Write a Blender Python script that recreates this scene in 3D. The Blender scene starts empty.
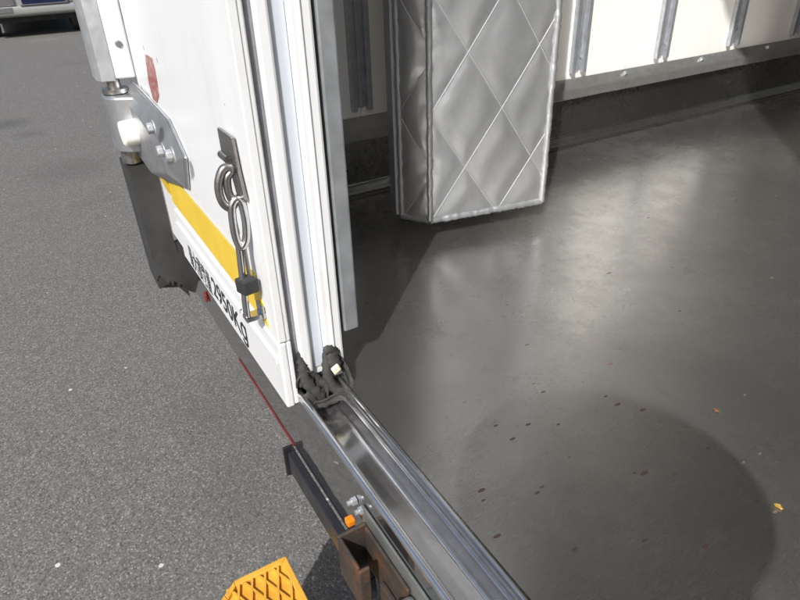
import bpy, bmesh, math, random
from mathutils import Vector, Matrix
R_ = math.radians
random.seed(7)
sc = bpy.context.scene
# ------------------------------------------------------------------ camera
PITCH, YAW, ROLL, FPX = 0.53614, -1.05566, 0.03530, 633.2
CAM = Vector((0, 0, 1.62))
def cam_axes():
    f0 = Vector((math.sin(YAW), math.cos(YAW), 0)); rt = Vector((math.cos(YAW), -math.sin(YAW), 0)); up = Vector((0, 0, 1))
    fw = f0 * math.cos(PITCH) - up * math.sin(PITCH); dn = -(up * math.cos(PITCH) + f0 * math.sin(PITCH))
    return rt * math.cos(ROLL) + dn * math.sin(ROLL), -rt * math.sin(ROLL) + dn * math.cos(ROLL), fw
AR, AD, AF = cam_axes()
cd = bpy.data.cameras.new('camera'); cam = bpy.data.objects.new('camera', cd); sc.collection.objects.link(cam)
m = Matrix((AR, -AD, -AF)).transposed().to_4x4(); m.translation = CAM; cam.matrix_world = m
cd.sensor_width = 36; cd.lens = FPX / 800 * 36; cd.clip_start = 0.02; cd.clip_end = 2000
sc.camera = cam
# ------------------------------------------------------------------ world, sun, exposure
SUN_EL = R_(42.4); SUN_FROM = Vector((0.691 * math.cos(SUN_EL), -0.723 * math.cos(SUN_EL), math.sin(SUN_EL)))
w = bpy.data.worlds.new('World'); sc.world = w; w.use_nodes = True
nt = w.node_tree; bg = nt.nodes['Background']; sky = nt.nodes.new('ShaderNodeTexSky')
sky.sky_type = 'NISHITA'; sky.sun_disc = False; sky.sun_elevation = SUN_EL
sky.sun_rotation = math.atan2(SUN_FROM.x, SUN_FROM.y); sky.air_density = 1.0; sky.dust_density = 4.0; sky.ozone_density = 1.0
nt.links.new(sky.outputs[0], bg.inputs[0]); bg.inputs[1].default_value = 0.11
sd = bpy.data.lights.new('sun', 'SUN'); sd.energy = 4.2; sd.angle = R_(0.53); sd.color = (1, 0.99, 0.972)
sun = bpy.data.objects.new('sun', sd); sc.collection.objects.link(sun)
sun.rotation_euler = (-SUN_FROM).to_track_quat('-Z', 'Y').to_euler(); sun.location = (3, -3, 6)
sc.view_settings.view_transform = 'Standard'; sc.view_settings.look = 'None'; sc.view_settings.gamma = 1
sc.view_settings.exposure = 0.20
sc.cycles.blur_glossy = 0.0

# ------------------------------------------------------------------ helpers
def ray(px, py): return AR * ((px - 400) / FPX) + AD * ((py - 300) / FPX) + AF
def onx(px, py, X): d = ray(px, py); return CAM + d * (X - CAM.x) / d.x
def ony(px, py, Y): d = ray(px, py); return CAM + d * (Y - CAM.y) / d.y
def onz(px, py, Z): d = ray(px, py); return CAM + d * (Z - CAM.z) / d.z

class MB:
    def __init__(s): s.v = []; s.f = []
    def add(s, vs, fs):
        o = len(s.v); s.v += [tuple(v) for v in vs]; s.f += [tuple(i + o for i in f) for f in fs]; return s
    def box(s, x0, x1, y0, y1, z0, z1):
        vs = [(x, y, z) for x in (x0, x1) for y in (y0, y1) for z in (z0, z1)]
        return s.add(vs, [(0, 1, 3, 2), (4, 6, 7, 5), (0, 4, 5, 1), (2, 3, 7, 6), (0, 2, 6, 4), (1, 5, 7, 3)])
    def obox(s, c, ax, ay, az):
        c, ax, ay, az = map(Vector, (c, ax, ay, az))
        vs = [c + ax * i + ay * j + az * k for i in (-1, 1) for j in (-1, 1) for k in (-1, 1)]
        return s.add(vs, [(0, 1, 3, 2), (4, 6, 7, 5), (0, 4, 5, 1), (2, 3, 7, 6), (0, 2, 6, 4), (1, 5, 7, 3)])
    def prism(s, pts, d):           # planar polygon pts extruded by vector d
        d = Vector(d); n = len(pts); p = [Vector(q) for q in pts]
        return s.add(p + [q + d for q in p], [tuple(range(n))[::-1], tuple(range(n, 2 * n))] + [(i, (i + 1) % n, n + (i + 1) % n, n + i) for i in range(n)])
    def loft(s, a, b):              # two polygons, caps both
        n = len(a)
        return s.add(list(a) + list(b), [tuple(range(n))[::-1], tuple(range(n, 2 * n))] + [(i, (i + 1) % n, n + (i + 1) % n, n + i) for i in range(n)])
    def cyl(s, a, b, r0, r1=None, n=16):
        a = Vector(a); b = Vector(b); r1 = r0 if r1 is None else r1
        d = (b - a).normalized(); u = d.orthogonal().normalized(); v = d.cross(u)
        A = [a + (u * math.cos(t) + v * math.sin(t)) * r0 for t in (2 * math.pi * i / n for i in range(n))]
        B = [b + (u * math.cos(t) + v * math.sin(t)) * r1 for t in (2 * math.pi * i / n for i in range(n))]
        return s.loft(A, B)
    def tube(s, pts, r, n=8, closed=False, up=None, aspect=1.0):
        pts = [Vector(p) for p in pts]; N = len(pts); rings = []
        pu = None
        for i, p in enumerate(pts):
            a = pts[(i - 1) % N] if (closed or i > 0) else p; b = pts[(i + 1) % N] if (closed or i < N - 1) else p
            t = (b - a).normalized()
            if up is not None: u = Vector(up); u = (u - t * u.dot(t)).normalized()
            elif pu is None: u = t.orthogonal().normalized()
            else: u = (pu - t * pu.dot(t)).normalized()
            pu = u; v = t.cross(u); rr = r[i] if hasattr(r, '__len__') else r
            rings.append([p + (u * math.cos(q) * aspect + v * math.sin(q)) * rr for q in (2 * math.pi * k / n for k in range(n))])
        vs = [q for rg in rings for q in rg]; fs = []
        for i in range(N if closed else N - 1):
            j = (i + 1) % N
            for k in range(n): fs.append((i * n + k, i * n + (k + 1) % n, j * n + (k + 1) % n, j * n + k))
        if not closed: fs += [tuple(range(n))[::-1], tuple(range((N - 1) * n, N * n))]
        return s.add(vs, fs)
    def grid(s, nu, nv, fn):
        return s.add([fn(i / nu, j / nv) for i in range(nu + 1) for j in range(nv + 1)],
                     [(i * (nv + 1) + j, (i + 1) * (nv + 1) + j, (i + 1) * (nv + 1) + j + 1, i * (nv + 1) + j + 1) for i in range(nu) for j in range(nv)])

def smooth_path(pts, k=5, closed=False):
    pts = [Vector(p) for p in pts]; n = len(pts); out = []
    for i in range(n if closed else n - 1):
        p0 = pts[(i - 1) % n] if closed or i > 0 else pts[i]; p1 = pts[i]; p2 = pts[(i + 1) % n]
        p3 = pts[(i + 2) % n] if closed or i < n - 2 else p2
        for j in range(k):
            t = j / k
            out.append(0.5 * ((2 * p1) + (p2 - p0) * t + (2 * p0 - 5 * p1 + 4 * p2 - p3) * t * t + (3 * p1 - p0 - 3 * p2 + p3) * t ** 3))
    if not closed: out.append(pts[-1])
    return out

def obj(name, mb, mat, parent=None, bevel=0, smooth=None, seg=2):
    me = bpy.data.meshes.new(name); me.from_pydata(mb.v, [], mb.f); me.update()
    bm = bmesh.new(); bm.from_mesh(me); bmesh.ops.recalc_face_normals(bm, faces=bm.faces); bm.to_mesh(me); bm.free()
    me.materials.append(MAT[mat])
    o = bpy.data.objects.new(name, me); sc.collection.objects.link(o)
    if parent: o.parent = parent
    if smooth is not None:
        me.polygons.foreach_set('use_smooth', [True] * len(me.polygons)); me.set_sharp_from_angle(angle=R_(smooth))
    if bevel:
        b = o.modifiers.new('bevel', 'BEVEL'); b.width = bevel; b.segments = seg; b.limit_method = 'ANGLE'; b.angle_limit = R_(35)
        b.harden_normals = False
    return o
def thing(name, label, cat, loc=(0, 0, 0), group=None):
    o = bpy.data.objects.new(name, None); sc.collection.objects.link(o); o['label'] = label; o['category'] = cat
    o.empty_display_size = 0.1
    if group: o['group'] = group
    return o
def text_obj(name, s, mat, parent, origin, xdir, ydir, width, height, bold=0.0):
    cu = bpy.data.curves.new(name, 'FONT'); cu.body = s; cu.extrude = 0.0; cu.offset = bold; cu.resolution_u = 4
    t = bpy.data.objects.new(name, cu); sc.collection.objects.link(t)
    dg = bpy.context.evaluated_depsgraph_get(); dg.update()
    me = bpy.data.meshes.new_from_object(t.evaluated_get(dg)); bpy.data.objects.remove(t)
    xs = [v.co.x for v in me.vertices]; ys = [v.co.y for v in me.vertices]
    sx = width / (max(xs) - min(xs)); sy = height / (max(ys) - min(ys)); x0, y0 = min(xs), min(ys)
    X = Vector(xdir); Y = Vector(ydir); O = Vector(origin)
    for v in me.vertices: v.co = O + X * ((v.co.x - x0) * sx) + Y * ((v.co.y - y0) * sy)
    me.materials.clear(); me.materials.append(MAT[mat]); me.name = name
    o = bpy.data.objects.new(name, me); sc.collection.objects.link(o); o.parent = parent
    return o

# ------------------------------------------------------------------ materials
MAT = {}
class NT:
    def __init__(s, name):
        s.m = bpy.data.materials.new(name); s.m.use_nodes = True; s.t = s.m.node_tree; s.b = s.t.nodes['Principled BSDF']; MAT[name] = s.m
        tc = s.t.nodes.new('ShaderNodeTexCoord'); s.co = tc.outputs['Object']
    def n(s, typ, **kw):
        nd = s.t.nodes.new(typ)
        for k, v in kw.items(): setattr(nd, k, v)
        return nd
    def link(s, a, b): s.t.links.new(a, b)
    def val(s, sock, v):
        if isinstance(v, bpy.types.NodeSocket): s.link(v, sock)
        else: sock.default_value = v
    def mapping(s, scale=(1, 1, 1), rot=(0, 0, 0), loc=(0, 0, 0)):
        mp = s.n('ShaderNodeMapping'); s.link(s.co, mp.inputs[0]); mp.inputs['Scale'].default_value = scale; mp.inputs['Rotation'].default_value = rot
        mp.inputs['Location'].default_value = loc
        return mp.outputs[0]
    def noise(s, scale, detail=4, rough=0.55, co=None, dist=0):
        nd = s.n('ShaderNodeTexNoise'); s.link(co or s.co, nd.inputs['Vector']); nd.inputs['Scale'].default_value = scale
        nd.inputs['Detail'].default_value = detail; nd.inputs['Roughness'].default_value = rough; nd.inputs['Distortion'].default_value = dist
        return nd.outputs['Fac']
    def voro(s, scale, co=None, feature='F1', rnd=1):
        nd = s.n('ShaderNodeTexVoronoi'); nd.feature = feature; s.link(co or s.co, nd.inputs['Vector']); nd.inputs['Scale'].default_value = scale
        nd.inputs['Randomness'].default_value = rnd
        return nd
    def ramp(s, fac, stops):
        nd = s.n('ShaderNodeValToRGB'); s.link(fac, nd.inputs[0]); e = nd.color_ramp.elements
        while len(e) < len(stops): e.new(0.5)
        for el, (p, c) in zip(e, stops):
            el.position = p; el.color = (c, c, c, 1) if not hasattr(c, '__len__') else (*c, 1)
        return nd.outputs[0]
    def mr(s, fac, a, b, c, d):
        nd = s.n('ShaderNodeMapRange'); s.link(fac, nd.inputs[0])
        for i, v in enumerate((a, b, c, d)): nd.inputs[1 + i].default_value = v
        return nd.outputs[0]
    def math(s, op, a, b=0.0):
        nd = s.n('ShaderNodeMath', operation=op); s.val(nd.inputs[0], a); s.val(nd.inputs[1], b); return nd.outputs[0]
    def mix(s, fac, a, b, blend='MIX'):
        nd = s.n('ShaderNodeMix', data_type='RGBA', blend_type=blend); s.val(nd.inputs[0], fac)
        for i, v in ((6, a), (7, b)):
            if isinstance(v, bpy.types.NodeSocket): s.link(v, nd.inputs[i])
            else: nd.inputs[i].default_value = (*v, 1) if len(v) == 3 else v
        return nd.outputs[2]
    def bump(s, h, strength=0.3, dist=0.002, nrm=None):
        nd = s.n('ShaderNodeBump'); s.link(h, nd.inputs['Height']); nd.inputs['Strength'].default_value = strength; nd.inputs['Distance'].default_value = dist
        if nrm: s.link(nrm, nd.inputs['Normal'])
        return nd.outputs[0]
    def set(s, **kw):
        for k, v in kw.items():
            k = k.replace('_', ' '); i = s.b.inputs[k]
            if isinstance(v, bpy.types.NodeSocket): s.link(v, i)
            elif hasattr(v, '__len__') and len(v) == 3 and i.type == 'RGBA': i.default_value = (*v, 1)
            else: i.default_value = v
        return s.m

def simple(name, col, rough=0.5, metal=0.0, var=0.12, scale=18, bump=0.08, **kw):
    t = NT(name); a = t.noise(scale, 5); c0 = tuple(x * (1 - var) for x in col); c1 = tuple(min(1, x * (1 + var)) for x in col)
    c = t.mix(t.mr(a, 0.3, 0.7, 0, 1), c0, c1)
    t.set(Base_Color=c, Roughness=t.mr(t.noise(scale * 2.3, 4), 0.3, 0.7, max(0, rough - 0.07), min(1, rough + 0.07)), Metallic=metal, **kw)
    if bump: t.set(Normal=t.bump(t.noise(scale * 6, 4), bump, 0.002))
    return t

def mk_asphalt():
    t = NT('asphalt')
    v1 = t.voro(200); v2 = t.voro(115); g = t.noise(600, 3, 0.7); big = t.noise(0.9, 5, 0.6); med = t.noise(9, 4, 0.6)
    r1 = t.n('ShaderNodeSeparateColor'); t.link(v1.outputs['Color'], r1.inputs[0])
    r2 = t.n('ShaderNodeSeparateColor'); t.link(v2.outputs['Color'], r2.inputs[0])
    base = t.ramp(r1.outputs[0], [(0, (0.055, 0.054, 0.052)), (0.22, (0.108, 0.105, 0.100)), (0.7, (0.140, 0.137, 0.129)), (0.92, (0.195, 0.187, 0.172)), (1, (0.30, 0.29, 0.27))])
    stone = t.math('MULTIPLY', t.math('GREATER_THAN', r2.outputs[0], 0.74), t.math('LESS_THAN', v2.outputs['Distance'], 0.42))
    base = t.mix(t.math('MULTIPLY', stone, 0.7), base, t.ramp(r2.outputs[1], [(0, (0.05, 0.05, 0.05)), (0.35, (0.11, 0.105, 0.10)), (0.7, (0.23, 0.19, 0.145)), (1, (0.34, 0.335, 0.32))]))
    v3 = t.voro(30); r3 = t.n('ShaderNodeSeparateColor'); t.link(v3.outputs['Color'], r3.inputs[0])
    wht = t.math('MULTIPLY', t.math('GREATER_THAN', r3.outputs[0], 0.965), t.math('LESS_THAN', t.math('ADD', v3.outputs['Distance'], t.math('MULTIPLY', t.noise(150, 2), 0.2)), t.math('MULTIPLY', r3.outputs[1], 0.38)))
    base = t.mix(wht, base, (0.62, 0.61, 0.58))
    base = t.mix(t.mr(big, 0.3, 0.7, 0.0, 0.22), base, (0.152, 0.148, 0.14))
    base = t.mix(t.mr(med, 0.35, 0.75, 0.0, 0.20), base, (0.10, 0.096, 0.09))
    # oil-dark streaks, patches with their own outline
    pat = t.mr(t.noise(0.7, 3, 0.5, t.mapping((1, 1, 1), loc=(3.1, 7.7, 0))), 0.60, 0.70, 0, 0.35)
    base = t.mix(pat, base, (0.075, 0.073, 0.07))
    for cpos, r0, r1, am in (((-7.55, -0.22, 0), .10, .32, .5), ((-5.6, .16, 0), .12, .45, .28), ((-7.0, -.05, 0), .03, .2, .4)):
        dn = t.n('ShaderNodeVectorMath', operation='DISTANCE'); t.link(t.co, dn.inputs[0]); dn.inputs[1].default_value = cpos
        base = t.mix(t.mr(t.math('ADD', dn.outputs['Value'], t.math('MULTIPLY', med, .25)), r0 + .1, r1 + .1, am, 0.0), base, (0.06, 0.058, 0.055))
    h = t.math('ADD', t.math('MULTIPLY', v1.outputs['Distance'], -0.6), t.math('MULTIPLY', g, 0.5))
    h = t.math('ADD', h, t.math('MULTIPLY', stone, 0.25))
    t.set(Base_Color=base, Roughness=0.82, Specular_IOR_Level=0.35, Normal=t.bump(h, 0.5, 0.003))
mk_asphalt()

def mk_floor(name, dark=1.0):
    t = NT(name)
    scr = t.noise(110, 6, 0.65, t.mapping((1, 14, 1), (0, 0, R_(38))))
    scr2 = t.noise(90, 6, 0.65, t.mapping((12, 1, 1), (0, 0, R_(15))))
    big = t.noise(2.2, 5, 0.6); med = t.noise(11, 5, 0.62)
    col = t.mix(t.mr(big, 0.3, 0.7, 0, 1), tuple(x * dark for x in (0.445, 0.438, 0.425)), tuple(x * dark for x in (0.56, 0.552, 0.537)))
    col = t.mix(t.mr(med, 0.35, 0.75, 0, 0.4), col, tuple(x * dark for x in (0.32, 0.312, 0.295)))
    col = t.mix(t.mr(scr, 0.45, 0.75, 0, 0.22), col, tuple(x * dark for x in (0.58, 0.57, 0.555)))
    # rust flecks, elongated
    warp = t.mapping((1, 1, 1), (0, 0, R_(-50)))
    vr = t.voro(85, t.mapping((1.25, 0.55, 1), (0, 0, R_(-35)))); rc = t.n('ShaderNodeSeparateColor'); t.link(vr.outputs['Color'], rc.inputs[0])
    nz = t.noise(120, 3); dd = t.math('ADD', vr.outputs['Distance'], t.math('MULTIPLY', nz, 0.16))
    area = t.n('ShaderNodeVectorMath', operation='DISTANCE'); t.link(t.co, area.inputs[0]); area.inputs[1].default_value = (-0.43, 0.55, 1.0)
    am = t.mr(area.outputs['Value'], 0.05, 0.26, 0.10, -0.058)
    sel = t.math('GREATER_THAN', t.math('ADD', rc.outputs[0], am), 0.935)
    spot = t.math('MULTIPLY', sel, t.math('LESS_THAN', dd, t.math('ADD', 0.18, t.math('MULTIPLY', rc.outputs[1], 0.2))))
    # long hairline scratches in two directions
    for rot, sc_, lim in ((R_(52), 26, 0.70), (R_(-20), 22, 0.72), (R_(80), 30, 0.73)):
        ln = t.noise(sc_, 3, 0.5, t.mapping((1, 34, 1), (0, 0, rot)))
        gate = t.mr(t.noise(3.1, 2, 0.5, t.mapping((1, 1, 1), loc=(rot * 5, 2, 0))), 0.45, 0.6, 0, 1)
        col = t.mix(t.math('MULTIPLY', t.mr(ln, lim - .03, lim + .02, 0, 0.6), gate), col, tuple(x * dark for x in (0.70, 0.70, 0.69)))
    dust = t.mr(t.noise(6.5, 7, 0.75), 0.56, 0.70, 0, 1)
    col = t.mix(t.math('MULTIPLY', dust, 0.16), col, tuple(x * dark for x in (0.36, 0.345, 0.32)))
    # pale smears
    sm = t.mr(t.noise(4.5, 5, 0.7, t.mapping((1, 2.2, 1), (0, 0, R_(30)))), 0.62, 0.72, 0, 0.22)
    col = t.mix(sm, col, tuple(x * dark for x in (0.62, 0.61, 0.59)))
    col = t.mix(t.math('MULTIPLY', spot, 0.8), col, (0.105, 0.042, 0.024))
    ro = t.math('ADD', t.mr(big, 0.3, 0.7, 0.205, 0.285), t.mr(med, 0.3, 0.7, -0.03, 0.05))
    ro = t.math('ADD', ro, t.mr(scr2, 0.4, 0.7, -0.015, 0.04))
    ro = t.math('ADD', ro, t.math('ADD', t.math('MULTIPLY', spot, 0.4), t.math('MULTIPLY', dust, 0.07)))
    met = t.math('SUBTRACT', 0.925, t.math('MULTIPLY', spot, 0.8))
    h = t.math('ADD', t.math('MULTIPLY', scr, 0.06), t.math('MULTIPLY', t.noise(2.2, 2, 0.4), 1.0))
    t.set(Base_Color=col, Roughness=ro, Metallic=met, Normal=t.bump(h, 0.10, 0.006))
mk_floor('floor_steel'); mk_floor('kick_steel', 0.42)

def mk_mirror(name, r0, r1, wav, g=1.0):
    t = NT(name)
    wv = t.noise(14, 2, 0.4, t.mapping((1, 1, 1))); dirt = t.noise(35, 6, 0.7); blot = t.noise(9, 5, 0.65)
    col = t.mix(t.mr(dirt, 0.4, 0.75, 0, 0.5), tuple(x * g for x in (0.72, 0.72, 0.73)), tuple(x * g for x in (0.42, 0.41, 0.39)))
    t.set(Base_Color=col, Metallic=0.95, Roughness=t.math('ADD', t.mr(blot, 0.35, 0.7, r0, r1), t.mr(dirt, 0.5, 0.8, 0, 0.08)), Normal=t.bump(wv, wav, 0.01))
mk_mirror('polished_steel', 0.02, 0.08, 0.12, 0.62); mk_mirror('trough_steel', 0.10, 0.24, 0.06)

def mk_white(name, col, rough, chips=True, spec=0.5, thr=0.955):
    t = NT(name)
    big = t.noise(3, 4); c = t.mix(t.mr(big, 0.3, 0.7, 0, 1), tuple(x * 0.95 for x in col), col)
    grime = t.mr(t.noise(16, 6, 0.7, t.mapping((1, 1, 0.35))), 0.54, 0.78, 0, 0.35)
    c = t.mix(grime, c, tuple(x * y for x, y in zip(col, (0.68, 0.66, 0.6))))
    if chips:
        v = t.voro(38, t.mapping((1, 1, 0.55))); s = t.n('ShaderNodeSeparateColor'); t.link(v.outputs['Color'], s.inputs[0])
        ch = t.math('MULTIPLY', t.math('GREATER_THAN', s.outputs[0], thr), t.math('LESS_THAN', t.math('ADD', v.outputs['Distance'], t.math('MULTIPLY', t.noise(160, 3), 0.22)), 0.22))
        c = t.mix(ch, c, (0.16, 0.15, 0.14))
    t.set(Base_Color=c, Roughness=rough, Specular_IOR_Level=spec, Normal=t.bump(t.noise(7, 3), 0.05, 0.004))
mk_white('white_paint', (0.75, 0.765, 0.78), 0.32, thr=0.94); mk_white('white_edge', (0.76, 0.775, 0.79), 0.38, thr=0.84)
mk_white('wall_white', (0.86, 0.855, 0.82), 0.42, chips=False); mk_white('recess_grey', (0.56, 0.60, 0.66), 0.45)
mk_white('post_white', (0.62, 0.64, 0.66), 0.4, chips=False)
simple('galvanised', (0.46, 0.48, 0.50), 0.42, 0.65, 0.16, 30)
simple('galvanised_dull', (0.22, 0.23, 0.22), 0.5, 0.6, 0.25, 30)
simple('rail_steel', (0.44, 0.46, 0.49), 0.42, 0.65, 0.15, 40)
simple('skirting_steel', (0.40, 0.40, 0.385), 0.38, 0.75, 0.12, 40)
simple('dull_grey_plate', (0.36, 0.38, 0.40), 0.45, 0.55, 0.2, 22)
simple('hinge_steel', (0.44, 0.455, 0.47), 0.36, 0.8, 0.1, 20)
simple('chrome', (0.62, 0.62, 0.62), 0.16, 1.0, 0.12, 45)
simple('dark_chrome', (0.30, 0.29, 0.28), 0.30, 0.9, 0.2, 45)
simple('gasket_grey', (0.22, 0.22, 0.24), 0.6, 0, 0.25, 30)
simple('rubber', (0.035, 0.034, 0.034), 0.65, 0, 0.35, 25, 0.25)
simple('rubber_charcoal', (0.030, 0.030, 0.031), 0.72, 0, 0.25, 14, 0.25)
simple('rubber_torn', (0.040, 0.039, 0.038), 0.75, 0, 0.4, 50, 0.35)
simple('rubber_worn', (0.060, 0.058, 0.056), 0.7, 0, 0.3, 22, 0.3)
simple('black_paint', (0.018, 0.018, 0.022), 0.35, 0, 0.3, 15, 0.05)
simple('black_ink', (0.012, 0.012, 0.013), 0.4, 0, 0.2, 15, 0)
simple('nylon_white', (0.80, 0.79, 0.74), 0.5, 0, 0.05, 12, 0.1)
simple('leaf_yellow', (0.42, 0.27, 0.05), 0.7, 0, 0.3, 90, 0.3)
simple('leaf_orange', (0.20, 0.10, 0.04), 0.7, 0, 0.3, 90, 0.3)
simple('foam', (0.72, 0.66, 0.50), 0.9, 0, 0.2, 60, 0.5)
simple('underbody', (0.03, 0.03, 0.032), 0.7, 0.1, 0.4, 10, 0.2)
simple('red_tape', (0.17, 0.02, 0.018), 0.4, 0, 0.3, 30, 0.1)
simple('amber', (0.75, 0.22, 0.01), 0.3, 0, 0.1, 20, 0)
simple('stitch', (0.40, 0.405, 0.41), 0.55, 0.3, 0.1, 200, 0.2)
simple('car_paint', (0.36, 0.37, 0.35), 0.2, 0.4, 0.05, 5, 0)
simple('car_dark', (0.008, 0.012, 0.04), 0.15, 0, 0.2, 5, 0)
simple('glass_dark', (0.02, 0.025, 0.03), 0.05, 0, 0.1, 5, 0)
simple('cloth_dark', (0.05, 0.055, 0.07), 0.85, 0, 0.2, 30, 0.2)
simple('cloth_trousers', (0.03, 0.032, 0.04), 0.85, 0, 0.2, 30, 0.2)
simple('skin', (0.50, 0.32, 0.23), 0.5, 0, 0.06, 20, 0.05)
simple('hair', (0.015, 0.012, 0.01), 0.5, 0, 0.3, 90, 0.4)

def mk_tape(name, tex):
    t = NT(name); c = t.mix(t.mr(t.noise(14, 5), 0.3, 0.7, 0, 1), (0.70, 0.48, 0.03), (0.76, 0.54, 0.05))
    d = t.mr(t.noise(45, 6, 0.7), 0.62, 0.75, 0, 0.35); c = t.mix(d, c, (0.42, 0.26, 0.03)); t.set(Base_Color=c, Roughness=0.4)
    if tex:
        v = t.voro(110, rnd=0.1); t.set(Normal=t.bump(v.outputs['Distance'], 0.6, 0.003)); t.set(Base_Color=t.mix(t.mr(v.outputs['Distance'], 0.3, 0.6, 0, 0.4), c, (0.5, 0.28, 0.01)))
mk_tape('yellow_tape', False); mk_tape('yellow_honeycomb', True)
def mk_yellow_step():
    t = NT('step_yellow'); c = t.mix(t.mr(t.noise(20, 5), 0.3, 0.7, 0, 1), (0.60, 0.30, 0.03), (0.72, 0.40, 0.05))
    d = t.mr(t.noise(60, 6, 0.7), 0.55, 0.7, 0, 0.7); c = t.mix(d, c, (0.50, 0.24, 0.08)); t.set(Base_Color=c, Roughness=0.55, Normal=t.bump(t.noise(90, 4), 0.2, 0.002))
mk_yellow_step()
def mk_rust():
    t = NT('rusty_steel'); n = t.noise(24, 6, 0.68)
    c = t.ramp(n, [(0.3, (0.03, 0.026, 0.023)), (0.52, (0.055, 0.042, 0.034)), (0.66, (0.13, 0.058, 0.026)), (0.85, (0.26, 0.11, 0.04))])
    t.set(Base_Color=c, Roughness=0.7, Metallic=0.25, Normal=t.bump(t.noise(140, 5), 0.35, 0.003))
mk_rust()
def mk_silver():
    t = NT('silver_fabric')
    cr = t.noise(11, 3, 0.45, t.mapping((1, 1, 1.5), (R_(20), 0, 0))); wv = t.noise(900, 2); st = t.noise(5, 4)
    c = t.mix(t.mr(st, 0.3, 0.7, 0, 1), (0.37, 0.383, 0.40), (0.48, 0.49, 0.505)); c = t.mix(t.mr(t.noise(30, 6, 0.7), 0.55, 0.8, 0, 0.5), c, (0.36, 0.36, 0.355))
    n1 = t.bump(cr, 0.22, 0.02); t.set(Base_Color=c, Metallic=0.68, Roughness=t.mr(cr, 0.3, 0.7, 0.40, 0.50), Normal=t.bump(wv, 0.12, 0.001, n1))
mk_silver()
def mk_sticker():
    t = NT('sticker_red'); n = t.noise(60, 3); t.set(Base_Color=t.ramp(n, [(0.35, (0.30, 0.20, 0.18)), (0.5, (0.33, 0.05, 0.05)), (0.62, (0.42, 0.33, 0.30))]), Roughness=0.35)
mk_sticker()

# ------------------------------------------------------------------ ground
def ground():
    mb = MB(); N = 4
    mb.box(-400, 400, -400, 400, -0.3, 0)
    o = obj('ground', mb, 'asphalt'); o['kind'] = 'structure'; o['label'] = 'sunlit grey asphalt yard with pale stone specks'
ground()

# ------------------------------------------------------------------ the truck
XL, XR = -1.457, 0.60         # inner faces of the side walls
YF, YB = 0.314, 5.30          # cargo floor from sill to front wall
ZT = 3.76                     # ceiling
SY = 0.235                    # rear face of the sill
truck = thing('refrigerated_truck', 'white box truck with rear door half open showing its bare steel cargo floor', 'truck')

floor = obj('cargo_floor', MB().box(XL - .02, XR + .02, YF, YB, 0.93, 1.0), 'floor_steel', truck)
obj('floor_subframe', MB().box(XL - .08, XR + .08, 0.30, YB + .08, 0.86, 0.9285), 'underbody', truck)

# left side wall
lw = obj('side_wall', MB().box(XL - .085, XL - .004, 0.335, YB, 0.935, ZT + .06), 'wall_white', truck)
RIB0, DR, RW = 0.73, 0.366, 0.057
ribs = [RIB0 + DR * k - (0.0 if k else 0.0) for k in range(13)]
panel_me = None
edges = [0.337] + ribs + [YB]
for k in range(len(edges) - 1):
    a, b = edges[k] + 0.001, edges[k + 1] - 0.001
    obj('wall_panel', MB().box(XL - .0035, XL, a, b, 1.148, ZT - .002), 'wall_white', lw)
def rail_mb(y):
    mb = MB(); h = RW / 2; z0, z1 = 1.224, ZT - .01
    mb.box(XL + .0003, XL + .003, y - h, y + h, z0, z1)
    for c, wd in ((-h + .007, .014), (h - .007, .014)):
        mb.box(XL + .0031, XL + .016, y + c - wd / 2, y + c + wd / 2, z0 - .006 if c < 0 else z0 - .006, z1)
    mb.box(XL + .0031, XL + .008, y - .0045, y + .0045, z0, z1)
    return mb
rm = None
for y in ribs:
    if rm is None:
        o = obj('wall_rail', rail_mb(y), 'rail_steel', lw, bevel=.0015); rm = o; y0 = y
        b = obj('rail_bolt', MB().cyl((XL + .003, y + .012, 1.262), (XL + .009, y + .012, 1.262), .006, .005, 10), 'galvanised', lw, smooth=40); bb = b
    else:
        for src in (rm, bb):
            c = src.copy(); sc.collection.objects.link(c); c.location = (0, y - y0, 0)
sk = MB().prism([(XL + .0005, .34, 1.203), (XL + .024, .34, 1.1745), (XL + .026, .34, 1.146), (XL + .0005, .34, 1.146)], (0, YB - .36, 0))
obj('skirting_rail', sk, 'skirting_steel', lw, bevel=.003)
for k in range(12):
    y = RIB0 + DR * (k + .55); obj('skirting_bolt', MB().cyl((XL + .012, y, 1.190), (XL + .020, y, 1.196), .007, .005, 10), 'galvanised', lw, smooth=40)
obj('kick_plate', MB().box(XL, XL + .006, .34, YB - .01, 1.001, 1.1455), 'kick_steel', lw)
cove = MB(); prof = [(XL + .0065 + .030 * (1 - math.cos(q)), 1.0005 + .030 * (1 - math.sin(q))) for q in [math.pi / 2 * i / 6 for i in range(7)]]
prof = [(XL + .0065, 1.031)] + [(XL + .0065 + .03 - .03 * math.cos(q), 1.031 - .03 * math.sin(q)) for q in [math.pi / 2 * i / 6 for i in range(7)]] + [(XL + .0065, 1.0008)]
cove.prism([(x, .36, z) for x, z in prof], (0, YB - .40, 0)); obj('floor_cove', cove, 'polished_steel', lw, smooth=50)
# right side wall, front wall, roof
rw = obj('side_wall', MB().box(XR + .004, XR + .085, 0.335, YB, 0.935, ZT + .06), 'wall_white', truck)
obj('wall_panel', MB().box(XR, XR + .0035, .337, YB, 1.148, ZT - .002), 'wall_white', rw)
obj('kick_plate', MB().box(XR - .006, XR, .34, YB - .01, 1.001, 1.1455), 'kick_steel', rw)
obj('front_wall', MB().box(XL - .085, XR + .085, YB, YB + .085, .935, ZT + .06), 'wall_white', truck)
obj('roof', MB().box(XL - .083, XR + .083, .337, YB - .001, ZT, ZT + .058), 'wall_white', truck)
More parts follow.
